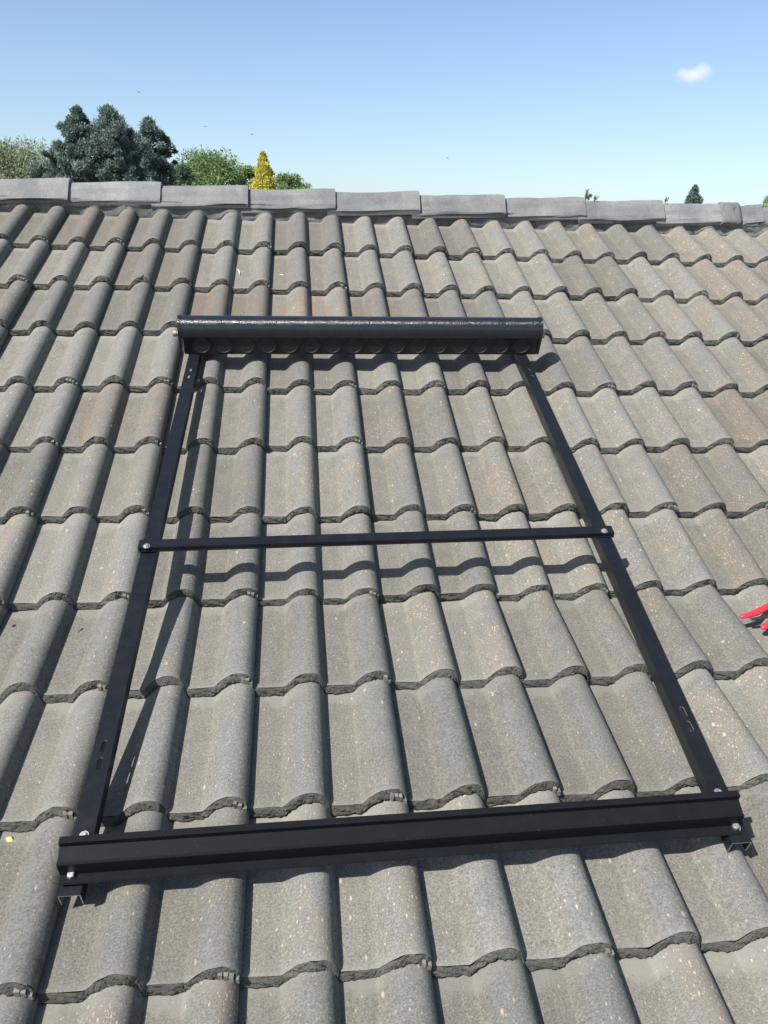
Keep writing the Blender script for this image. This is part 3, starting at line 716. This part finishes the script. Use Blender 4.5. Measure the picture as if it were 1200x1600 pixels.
L_DARK = leaf_material('blue green conifer spray', (.070, .115, .098), (.14, .195, .168), (.20, .26, .225))  # conifer tones lightened, distance haze painted into the leaf colour
L_OLIVE = leaf_material('hazy olive leaf', (.15, .19, .10), (.25, .30, .18), (.33, .36, .25), .3)  # olive kept pale, its haze is put into the colour
L_GREEN = leaf_material('fresh green leaf', (.10, .17, .06), (.21, .30, .12), (.29, .37, .17), .35)
L_GOLD = leaf_material('golden conifer spray', (.36, .35, .06), (.62, .56, .10), (.75, .64, .16), .3)
L_DEEP = leaf_material('deep green conifer spray', (.04, .075, .045), (.08, .125, .075), (.12, .165, .10))
g1 = 'trees standing beyond the ridge'
def multi_tree(name, label, stems, Y, mat, per, size, group=g1):
    scale = (Y-CAMW.y)/1250.0; c0 = at(stems[0][0], stems[0][1], Y)
    root = empty(name, (c0.x, Y, 0)); tag(root, label, 'tree', group); bm = bmesh.new(); cl = []
    for (px, py, w, pb, nc) in stems:       # tip px, py, half width px, lowest crown py, clumps
        tip = at(px, py, Y); bot = at(px, pb, Y); Hc = tip.z-bot.z; hw = w*scale
        limb(bm, (c0.x, Y, -.1), (tip.x, Y, tip.z-.25*hw), .12, .015, 8, .02)
        for i in range(nc):
            f = RNG.random(); ang = RNG.random()*2*math.pi; z = bot.z+Hc*f; R = hw*(min(1, (1-f)*3.3)**.75)*(.25+.75*RNG.random()**.6)*(.72+.55*math.sin(f*19+px+ang)**2); cr = hw*.17*(.5+1.1*RNG.random())
            c = (tip.x+max(0, R-cr*.3)*math.cos(ang), Y+.8*R*math.sin(ang), z-cr*.6); cl.append((c, cr))
            if i % 4 == 0: limb(bm, (tip.x, Y, c[2]-.3*R), c, .03, .006, 5)
        cl.append(((tip.x, Y, tip.z-.10*hw), .07*hw)); cl.append(((tip.x-.03*hw, Y, tip.z-.2*hw), .11*hw))
        cl.append(((tip.x+.02*hw, Y, tip.z-.3*hw), .17*hw))
    bm_obj('trunk', bm, M_BARK, root, True); crown_mesh('crown', cl, per, size, mat, root, up=.7, aspect=2.4)
    return root
multi_tree('conifer_tree', 'tall dark blue green conifer with two ragged tips, leftmost dark tree', [(120, 168, 36, 330, 130), (168, 164, 48, 350, 170), (140, 200, 64, 400, 190), (92, 222, 34, 330, 90), (190, 230, 40, 400, 110)], 22, L_DARK, 300, .062)
multi_tree('conifer_tree', 'dark blue green conifer with one tip, right of the double tipped one', [(231, 184, 38, 340, 130), (222, 215, 50, 400, 150), (256, 212, 24, 330, 70)], 23.5, L_DARK, 300, .062)
tree('olive_tree', 'pale olive green loose tree at the left edge beside the dark conifer', 28, 222, 30, 190, 'bush', L_OLIVE, 420, .075, .2, g1, 80)
tree('leafy_tree', 'bright green broadleaf tree between the dark conifers and the golden conifer', 322, 238, 27, 150, 'bush', L_GREEN, 380, .075, .2, g1, 90)
tree('leafy_tree', 'low dark green tree tucked against the right side of the dark conifers', 283, 258, 21, 62, 'bush', L_DEEP, 330, .06, .2, g1, 60)
tree('leafy_tree', 'small green tree top just left of the golden conifer', 384, 262, 31, 56, 'bush', L_GREEN, 260, .08, .3, g1, 45)
tree('golden_conifer', 'bright yellow cone shaped conifer rising above the ridge', 411, 239, 24, 96, 'cone', L_GOLD, 220, .05, .55, g1, 260)
tree('leafy_tree', 'low bushy green tree just right of the golden conifer', 448, 273, 33, 84, 'bush', L_GREEN, 260, .08, .25, g1, 60)
tree('leafy_tree', 'small pale green tree furthest right of the left hand clump', 472, 286, 36, 60, 'bush', L_GREEN, 240, .08, .25, g1, 40)
tree('conifer_tree', 'lone small dark green conifer above the ridge on the right', 1087, 290, 45, 66, 'cone', L_DARK, 150, .09, .62, g1, 150)
tree('leafy_tree', 'distant green tree top at the right edge of the photo', 1212, 304, 40, 66, 'bush', L_GREEN, 220, .10, .25, g1, 50)
# weeds rooted in the ridge joints
def weed(x, y, z, h, n, label):
    base = W((x, y, z)); root = empty('ridge_weed', base); tag(root, label, 'weed', 'weeds growing in the ridge joints')
    bm = bmesh.new(); cl = []
    for i in range(n):
        d = Vector((RNG.normal()*.45, RNG.normal()*.4, 1)).normalized(); tip = base+d*h*(.6+.4*RNG.random()); limb(bm, base-Vector((0, 0, .01)), tip, .0015, .0006, 5)
        for q in range(4): f = .45+.55*q/3; cl.append((tuple(base+(tip-base)*f), h*.13))
    bm_obj('stem', bm, M_BARK, root); crown_mesh('leaf_tuft', cl, 16, h*.13, leaf_w, root, up=.3)
leaf_w = leaf_material('weed leaf', (.10, .12, .06), (.17, .18, .10), (.22, .21, .13))
weed(1.405, .420, .086, .045, 6, 'tuft of small grey green weed in the ridge joint above the right rail')
weed(1.44, .420, .085, .028, 4, 'lower sprig of weed just right of the larger weed tuft')
weed(1.795, .420, .087, .026, 4, 'tiny sprig of weed in the ridge joint left of the lone conifer')

# birds
bird_m = simple('dark plumage', (.05, .05, .055), .7, nscale=50)
def bird(px, py, Y, span_px, rot, label):
    c = at(px, py, Y); L = span_px*(Y-CAMW.y)/1250.0
    vs = [(-.5, .04, .10), (-.22, .12, .07), (0, .16, .02), (.22, .12, .07), (.5, .04, .10), (.22, -.04, .06), (0, -.10, .0), (-.22, -.04, .06)]
    bm = bmesh.new()
    for s_ in (-1, 1):
        w_ = [(0, .10, .03), (.22*s_, .13, .08), (.5*s_, .02, .10), (.22*s_, -.03, .07), (0, -.08, .02)]
        a = [bm.verts.new(v) for v in w_]; b = [bm.verts.new((v[0], v[1], v[2]-.015)) for v in w_]
        bm.faces.new(a); bm.faces.new(b[::-1])
        for i in range(5): bm.faces.new([a[i], b[i], b[(i+1) % 5], a[(i+1) % 5]])
    rings = []
    for y, r in ((.26, .008), (.22, .035), (.15, .045), (.05, .065), (-.1, .055), (-.22, .025), (-.34, .04)):
        rings.append([bm.verts.new((r*math.cos(2*math.pi*k/8), y, r*.8*math.sin(2*math.pi*k/8)*(1 if y > -.3 else .2))) for k in range(8)])
    for a, b in zip(rings[:-1], rings[1:]):
        for k in range(8): bm.faces.new([a[k], b[k], b[(k+1) % 8], a[(k+1) % 8]])
    bm.faces.new(rings[0]); bm.faces.new(rings[-1][::-1])
    o = bm_obj('bird', bm, bird_m, None); o.location = c; o.scale = (L, L, L); o.rotation_euler = (rad(20), 0, rot)
    return tag(o, label, 'bird', 'birds flying in the sky')
bird(217, 144, 60, 8, 1.2, 'tiny dark bird above the dark conifers')
bird(320, 198, 60, 7, .4, 'tiny dark bird left of the golden conifer, lower left of its neighbour pair')
bird(394, 210, 60, 8, -.5, 'tiny dark bird directly above the golden conifer')
bird(699, 247, 60, 7, .9, 'tiny dark bird alone in the middle of the sky')

# small cloud: a real puff of scattering vapour far away
cc = at(1088, 116, 600.0)
bm = bmesh.new(); bmesh.ops.create_icosphere(bm, subdivisions=4, radius=1.0)
sc_ = 600/1250.0
for v in bm.verts: v.co = Vector((v.co.x*46*sc_, v.co.y*26*sc_, v.co.z*30*sc_))
tc_ = NT('cloud vapour'); tc_.t.nodes.remove(tc_.b)
pv = tc_.n('ShaderNodeVolumePrincipled'); tc_.l(pv.outputs[0], tc_.out.inputs['Volume'])
pv.inputs['Color'].default_value = rgb(1, 1, 1); pv.inputs['Anisotropy'].default_value = .2
co = tc_.n('ShaderNodeTexCoord').outputs['Object']
def dist_blob(cx, cz, rx_, rz_):
    sb = tc_.n('ShaderNodeVectorMath', operation='SUBTRACT'); tc_.l(co, sb.inputs[0]); sb.inputs[1].default_value = (cx, 0, cz)
    s2 = tc_.scale(sb.outputs[0], (1/rx_, 1/rx_, 1/rz_)); ln = tc_.n('ShaderNodeVectorMath', operation='LENGTH'); tc_.l(s2, ln.inputs[0])
    return tc_.math('SUBTRACT', 1.0, ln.outputs['Value'])
d1 = dist_blob(-2, -1.0, 17, 6.5); d2 = dist_blob(4.0, 2.5, 8, 8.5); d3 = dist_blob(-10, 0.5, 6, 4.5)
dm = tc_.math('MAXIMUM', tc_.math('MAXIMUM', d1, d2), d3)
nz = tc_.noise(co, .19, 6, .6, .5)
dens = tc_.ramp(tc_.math('ADD', dm, tc_.math('MULTIPLY', tc_.math('SUBTRACT', nz, .5), 1.0)), .08, .9, 0.0, .09)
tc_.l(dens, pv.inputs['Density'])
cl = bm_obj('cloud', bm, tc_.m, None, True); cl.location = cc
tag(cl, 'small white wispy cloud alone in the blue sky at the upper right', 'cloud')
